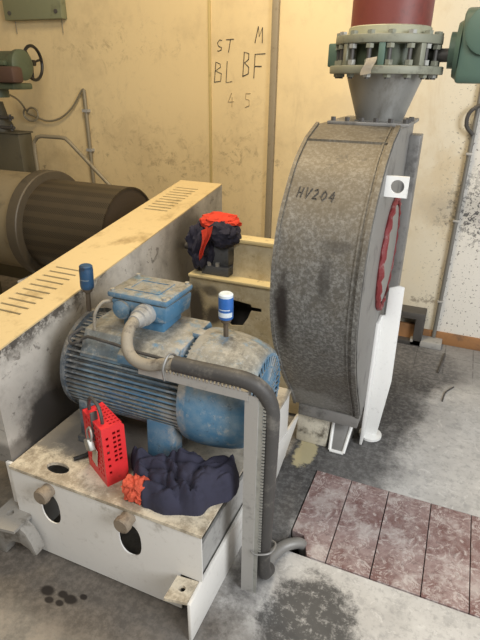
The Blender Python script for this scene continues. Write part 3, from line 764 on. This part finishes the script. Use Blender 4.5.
t = tag(cloth(CP, BZ, ch).build('coveralls', 'navy', loc=(-.68, 1.1, BZ)), 'crumpled navy coveralls lying on the plate in front of the motor', 'clothing')
m = MB().blob((-.775, 1.012, BZ+.042), (.050, .042, .050), .28, 1.8, 3, 4, BZ+.003, .22)
m.build('red_lining', 'redbundle', t)['label'] = 'faded red lining bunched at one end'

# ------------------------------------------------------------------ bearing pedestal, bearing, jacket
t = thing('bearing_pedestal', (-.85, 2.2, 0), 'oil stained cream pedestal with cut black hole behind the motor', 'pedestal')
hole = [(-.975, .565), (-.955, .605), (-.845, .595), (-.843, .582), (-.79, .582), (-.79, .562), (-.845, .56), (-.86, .52), (-.89, .47), (-.95, .46), (-.98, .48)]
MB().plate(rect(-1.185, -.54, .02, .695), [hole], 2.15, 2.158, 1).build('front_plate', 'pedestal', t, smooth=False)
MB().box(-1.185, -.54, 2.135, 2.40, .695, .71).build('ledge', 'ledge', t, bevel=.003)
MB().box(-1.185, -.54, 2.30, 2.31, .02, .695).build('rear_plate', 'darkmetal', t)
MB().box(-1.185, -1.177, 2.158, 2.30, .02, .695).build('side_plate', 'pedestal', t)
MB().plate([(-.968, .71), (-.54, .71), (-.54, .885), (-.962, .885), (-.962, .80)], [], 2.20, 2.208, 1).build('upper_plate', 'pedestal', t, smooth=False)
MB().box(-.970, -.54, 2.19, 2.27, .885, .905).build('upper_flange', 'ledge', t, bevel=.003)

t = thing('bearing_housing', (-1.03, 2.27, .71), 'dark cast bearing housing bolted on the pedestal under the jacket', 'bearing')
MB().box(-1.125, -.975, 2.165, 2.36, .71, .755).build('base', 'bearing', t, bevel=.006)
m = MB().prism([(2.185, .755), (2.34, .755), (2.34, .84), (2.31, .88), (2.26, .895), (2.21, .88), (2.185, .84)], -1.105, -.985, 0); m.build('body', 'bearing', t, bevel=.006)
for x in (-1.085, -1.04): hexbolt(MB(), (x, 2.178, .755), 2, .011, .02).build('bolt', 'galv', t)
MB().cyl((-1.262, 2.265, .81), (-.538, 2.265, .81), .018).build('shaft', 'darkmetal', t)

t = thing('work_jacket', (-1.06, 2.24, .90), 'navy jacket with bright red lining thrown over the bearing housing', 'clothing')
m = MB().blob((-1.135, 2.22, .835), (.085, .08, .135), .30, 2.5, 1, 4, None, .10)
m.blob((-1.015, 2.20, .918), (.085, .065, .07), .22, 2.2, 4, 4, None, .06); m.build('body', 'navy', t)
m = MB()
m.blob((-1.055, 2.245, .965), (.108, .08, .043), .22, 2.2, 9, 4, None, .08)
H = {}
for i in range(14):
    z = .955-.0115*i
    for j in range(6):
        u = j/5; H[i, j] = m.bm.verts.new((-1.105+(.06-.003*i)*u-.0004*i+.006*math.sin(i*.4), 2.135+.006*math.sin(u*7+i*.4)-.010*math.sin(i/13*PI), z+.03*(u-.5)))
for i in range(13):
    for j in range(5): m.bm.faces.new((H[i, j], H[i+1, j], H[i+1, j+1], H[i, j+1]))
m.build('red_lining', 'redcloth', t)['label'] = 'bright red lining folded over the top'

# ------------------------------------------------------------------ centrifugal fan
FX0, FX1 = -.53, -.235
t = thing('centrifugal_fan', (FX0, 1.75, .10), 'tall dirty grey centrifugal fan casing with rounded front, beside the motor', 'fan')
P = [(1.98, 1.452), (1.84, 1.41), (1.73, 1.345), (1.65, 1.26), (1.59, 1.175), (1.56, 1.09), (1.545, 1.0), (1.55, .88), (1.58, .77), (1.65, .635), (1.745, .495), (1.84, .38), (1.90, .30), (1.935, .245)]
fr = [Vector((0, *p)) for p in P]
front = [P[0], P[1]]+[(q.y, q.z) for q in spline(fr[1:], 4)][1:]
prof = front+[(2.40, .245), (2.43, .4), (2.44, 1.452)]
MB().prism(prof, FX0, FX1, 0).build('scroll_casing', 'rim', t)
def lip(x0, x1, off):
    m = MB(); n = len(front); A = []
    for i, (y, z) in enumerate(front):
        a = Vector(front[max(i-1, 0)]); b = Vector(front[min(i+1, n-1)]); d = (b-a).normalized(); nn = Vector((d.y, -d.x))
        if nn.x > 0 and i > 2: nn = -nn
        if i <= 2: nn = Vector((-abs(nn.x), abs(nn.y)))
        o1 = Vector((y, z))+nn*off; A.append(((y, z), (o1.x, o1.y)))
    for i in range(n-1):
        (a, b), (c, d) = A[i], A[i+1]
        m.hexa([(x0, *a), (x1, *a), (x1, *c), (x0, *c), (x0, *b), (x1, *b), (x1, *d), (x0, *d)])
    bmesh.ops.remove_doubles(m.bm, verts=m.bm.verts, dist=1e-5)
    return m
lip(FX0-.006, FX0+.006, .008).build('edge_lip', 'rim', t, smooth=False)
lip(FX1-.012, FX1+.004, .008).build('edge_lip', 'rim', t, smooth=False)
lip(FX1-.030, FX1-.024, .004).build('edge_lip', 'rim', t, smooth=False)
inner = [(y+.012, z) for y, z in front]+[(2.39, .25), (2.42, .4), (2.42, 1.44)]
MB().prism(inner, FX1, FX1+.006, 0).build('side_plate', 'side', t, smooth=False)
# seam of the flat head sheet
MB().box(FX0+.006, FX1-.012, 1.835, 1.842, 1.402, 1.4145).build('seam_strip', 'rim', t)
MB().box(FX1+.006, FX1+.05, 2.32, 2.43, .25, 1.40).build('rear_stiffener', 'side', t, bevel=.003)
c = (FX1+.006, 2.10, .955)
m = MB()
pts = [(c[0]+.006+.003*math.sin(k*2.3), c[1]+.215*math.cos(2*PI*k/60), c[2]+.225*math.sin(2*PI*k/60)) for k in range(61)]
m.tube(pts, [.010+.008*max(0, -math.cos(2*PI*k/60))*(.7+.3*math.sin(k*1.7))-.004*max(0, math.cos(2*PI*k/60)) for k in range(61)], 8); m.build('red_seal', 'redseal', t)
MB().lathe([(FX1+.004, .20), (FX1+.014, .20), (FX1+.016, .17), (FX1+.014, .0001)], (0, c[1], c[2]), 0, 48).build('inlet_cover', 'cone', t)
MB().plate(rect(-.232, -.156, 1.252, 1.320), [ell(-.190, 1.287, .022, .022, 20)], 1.765, 1.777, 1).build('lifting_lug', 'whitestand', t, smooth=False)
MB().plate([(FX0+.03, 2.0), (-.205, 2.0), (-.205, 2.36), (FX0+.03, 2.36)], [], 1.452, 1.464, 2).build('top_flange', 'side', t, bevel=.002)
m = MB()
for i in range(6):
    x = FX0+.05+i*.052
    b = hexbolt(MB(), (x, 2.012, 1.464), 2, .010, .014).build('flange_bolt', 'darkmetal', t)
for i in range(2): hexbolt(MB(), (-.216, 2.07+i*.09, 1.464), 2, .010, .014).build('flange_bolt', 'darkmetal', t)
MB().box(FX0+.02, FX1-.0, 1.93, 2.38, .185, .245).build('bottom_flange', 'side', t, bevel=.004)
MB().box(-.365, -.27, 1.985, 2.2, .16, .186).build('foot_pad', 'bolt', t, bevel=.003)
# cast shoe: trough with raised rims
m = MB().hexa([(-.352, 1.955, 0), (-.283, 1.955, 0), (-.27, 2.14, 0), (-.36, 2.14, 0), (-.352, 1.956, .012), (-.283, 1.956, .012), (-.268, 2.055, .160), (-.362, 2.055, .165)])
s = m.build('foot_shoe', 'side', t, bevel=.004)
m = MB()
for pa, pb in (((-.350, 1.955, .012), (-.362, 2.055, .168)), ((-.285, 1.955, .012), (-.268, 2.055, .160)), ((-.350, 1.955, .010), (-.285, 1.955, .010)), ((-.362, 2.055, .168), (-.325, 2.05, .165)), ((-.325, 2.05, .165), (-.30, 2.03, .135)), ((-.30, 2.03, .135), (-.268, 2.05, .150))):
    m.tube([pa, pb], .008, 8)
m.build('shoe_rim', 'whitestand', s)
# white stand
lg = MB().prism([(-.228, .012), (-.165, .012), (-.135, .33), (-.143, .80), (-.165, .805), (-.205, .79), (-.205, .66), (-.228, .655)], 2.15, 2.162, 1)
lg.box(-.229, -.217, 2.05, 2.15, .012, .66)
lg = lg.build('support_leg', 'whitestand', t, bevel=.002); lg['label'] = 'white steel leg'
MB().lathe([(0, .055), (.012, .055), (.014, .035)], (-.195, 2.16, 0), 2, 24).build('foot_pad', 'whitestand', lg)
# writing on the casing
def rim_y(z):
    for (y0, z0), (y1, z1) in zip(front, front[1:]):
        if z1 <= z <= z0: return y0+(y1-y0)*(z-z0)/(z1-z0)
    return 1.6
rf = lambda x, z: (x, rim_y(z)-.001, z)
L = [[(u+random.uniform(-.0012, .0012)+.15*(v-1.245), v-.06*(u+.50)+random.uniform(-.0015, .0015)) for u, v in st] for st in word('HV204', -.496, 1.252, .019, .028, .0078, rf, 0)]
strokes(L, rf, .0024).build('marker_writing', 'marker', t)
tag(MB().box(-.525, -.372, 1.975, 2.30, 0, .184).build('plinth_block', 'rusty', bevel=.008), 'flaking white plinth block under the fan casing beside the rail end', 'plinth')

# ------------------------------------------------------------------ duct cone, valve, pipe
VX, VY = -.337, 2.17
m = MB().lathe([(1.464, .088), (1.47, .090), (1.605, .136), (1.622, .140)], (VX, VY, 0), 2, 48)
tag(m.build('duct_cone', 'cone', loc=(VX, VY, 1.464)), 'grey steel cone between the fan casing and the flanged valve', 'duct')
t = thing('butterfly_valve', (VX, VY, 1.622), 'grey green flanged butterfly valve with green actuator above the fan', 'valve')
MB().lathe([(1.622, .12), (1.622, .205), (1.648, .205), (1.650, .15)], (VX, VY, 0), 2, 56).build('lower_flange', 'valvegrey', t, bevel=.003)
MB().lathe([(1.645, .140), (1.72, .140)], (VX, VY, 0), 2, 48).build('valve_body', 'actgreen', t)
MB().lathe([(1.716, .15), (1.718, .190), (1.745, .190), (1.748, .15)], (VX, VY, 0), 2, 56).build('upper_flange', 'valvegrey', t, bevel=.003)
for k in range(16):
    a = 2*PI*(k+.5)/16; x, y = VX+.176*math.cos(a), VY+.176*math.sin(a)
    b = MB().tube([(x, y, 1.606), (x, y, 1.757)], .0075, 8).build('bolt', 'darkmetal', t)
    for zn, hn in ((1.745, .011), (1.611, .011), (1.65, .016), (1.702, .014)):
        hexbolt(MB(), (x, y, zn), 2, .0145, hn).build('nut', 'boltzinc' if (k*3+int(zn*1000)) % 4 == 0 else 'valvegrey', b)
for k in range(8):
    a = 2*PI*k/8+.05; 
    m = MB().box(VX+.145, VX+.188, VY-.011, VY+.011, 1.648, 1.718); m.rot((VX, VY, 0), 'Z', a); m.build('lug', 'valvegrey' if k % 2 else 'valvegreen', t, bevel=.003)
m = MB().box(VX-.216, VX-.15, VY-.028, VY+.028, 1.645, 1.725); m.build('trunnion', 'valvegreen', t, bevel=.006)
a = MB().cyl((VX+.15, VY, 1.685), (VX+.235, VY, 1.685), .022).build('drive_shaft', 'darkmetal', t)
a = MB().lathe([(VX+.215, .05), (VX+.215, .058), (VX+.235, .058), (VX+.235, .085), (VX+.25, .095)], (0, VY, 1.70), 0, 28).build('adapter_flange', 'valvegreen', t)
a = MB().prism(ell(0, 0, .075, .075, 24) and [(VY-.075, 1.595), (VY+.075, 1.595), (VY+.085, 1.62), (VY+.085, 1.77), (VY+.06, 1.815), (VY, 1.83), (VY-.06, 1.815), (VY-.085, 1.77), (VY-.085, 1.62)], VX+.25, VX+.44, 0).build('actuator', 'valvegreen', t, bevel=.012)
MB().lathe([(VY-.085, .075), (VY-.10, .075), (VY-.104, .066), (VY-.104, .0001)], (VX+.335, 0, 1.755), 1, 32).build('cover', 'valvegreen', a)
m = MB(); g = []
for i in range(7):
    for j in range(2):
        u = i/6; g.append(m.bm.verts.new((VX-.035+.036*j-.014*u+.003*math.sin(i), VY-.212-.008*math.sin(u*3), 1.668-.052*u+.006*j)))
for i in range(6): m.bm.faces.new((g[2*i], g[2*i+1], g[2*i+3], g[2*i+2]))
bmesh.ops.solidify(m.bm, geom=m.bm.faces[:], thickness=.0012)
m.build('paper_tag', 'tag', t)['label'] = 'weathered paper tag hanging from the flange'
t = thing('duct_pipe', (VX, VY, 1.748), 'oxide red vertical pipe with greenish collar rising from the valve', 'pipe')
MB().lathe([(1.745, .150), (1.772, .146), (1.775, .1415)], (VX, VY, 0), 2, 48).build('collar', 'collar', t)
MB().lathe([(1.770, .141), (2.9, .141)], (VX, VY, 0), 2, 48).build('pipe', 'redpipe', t)

# ------------------------------------------------------------------ floor boards over the trench
edges = [-.368, -.210, -.050, .1235, .279, .432]
words = ['red brown floor board with a notched corner nearest the cable post', 'second red brown floor board from the cable post', 'middle red brown floor board of the five over the trench',
         'fourth red brown floor board from the cable post', 'red brown floor board farthest from the cable post, at the right edge']
for i in range(5):
    x0, x1 = edges[i]+.0018, edges[i+1]-.0018
    if i == 0: poly = [(x0, 1.43), (x0+.05, 1.425), (x0+.085, PY0+.004), (x1, PY0+.004), (x1, PY1-.004), (x0, PY1-.004)]
    else: poly = rect(x0, x1, PY0+.004, PY1-.004)
    o = MB().plate(poly, [], -.03, .003+random.uniform(0, .002), 2).build('floor_board', 'board', loc=((x0+x1)/2, 1.57, 0), smooth=False, bevel=.002)
    tag(o, words[i], 'floor board', 'red brown boards over the trench')

# floor litter
tag(MB().tube([(.10, 3.20, .006), (.075, 2.93, .006)], .006, 6).build('thin_stick', 'darkmetal'), 'thin dark stick lying on the floor near the conduit pad', 'stick')
tag(MB().tube(spline([(.17, 2.80, .004), (.13, 2.72, .004), (.118, 2.62, .004)], 4), .004, 6).build('bent_wire', 'darkmetal'), 'short bent wire lying on the pale floor right of the white leg', 'wire')

for o in bpy.data.objects:
    if '_o' in o: del o['_o']
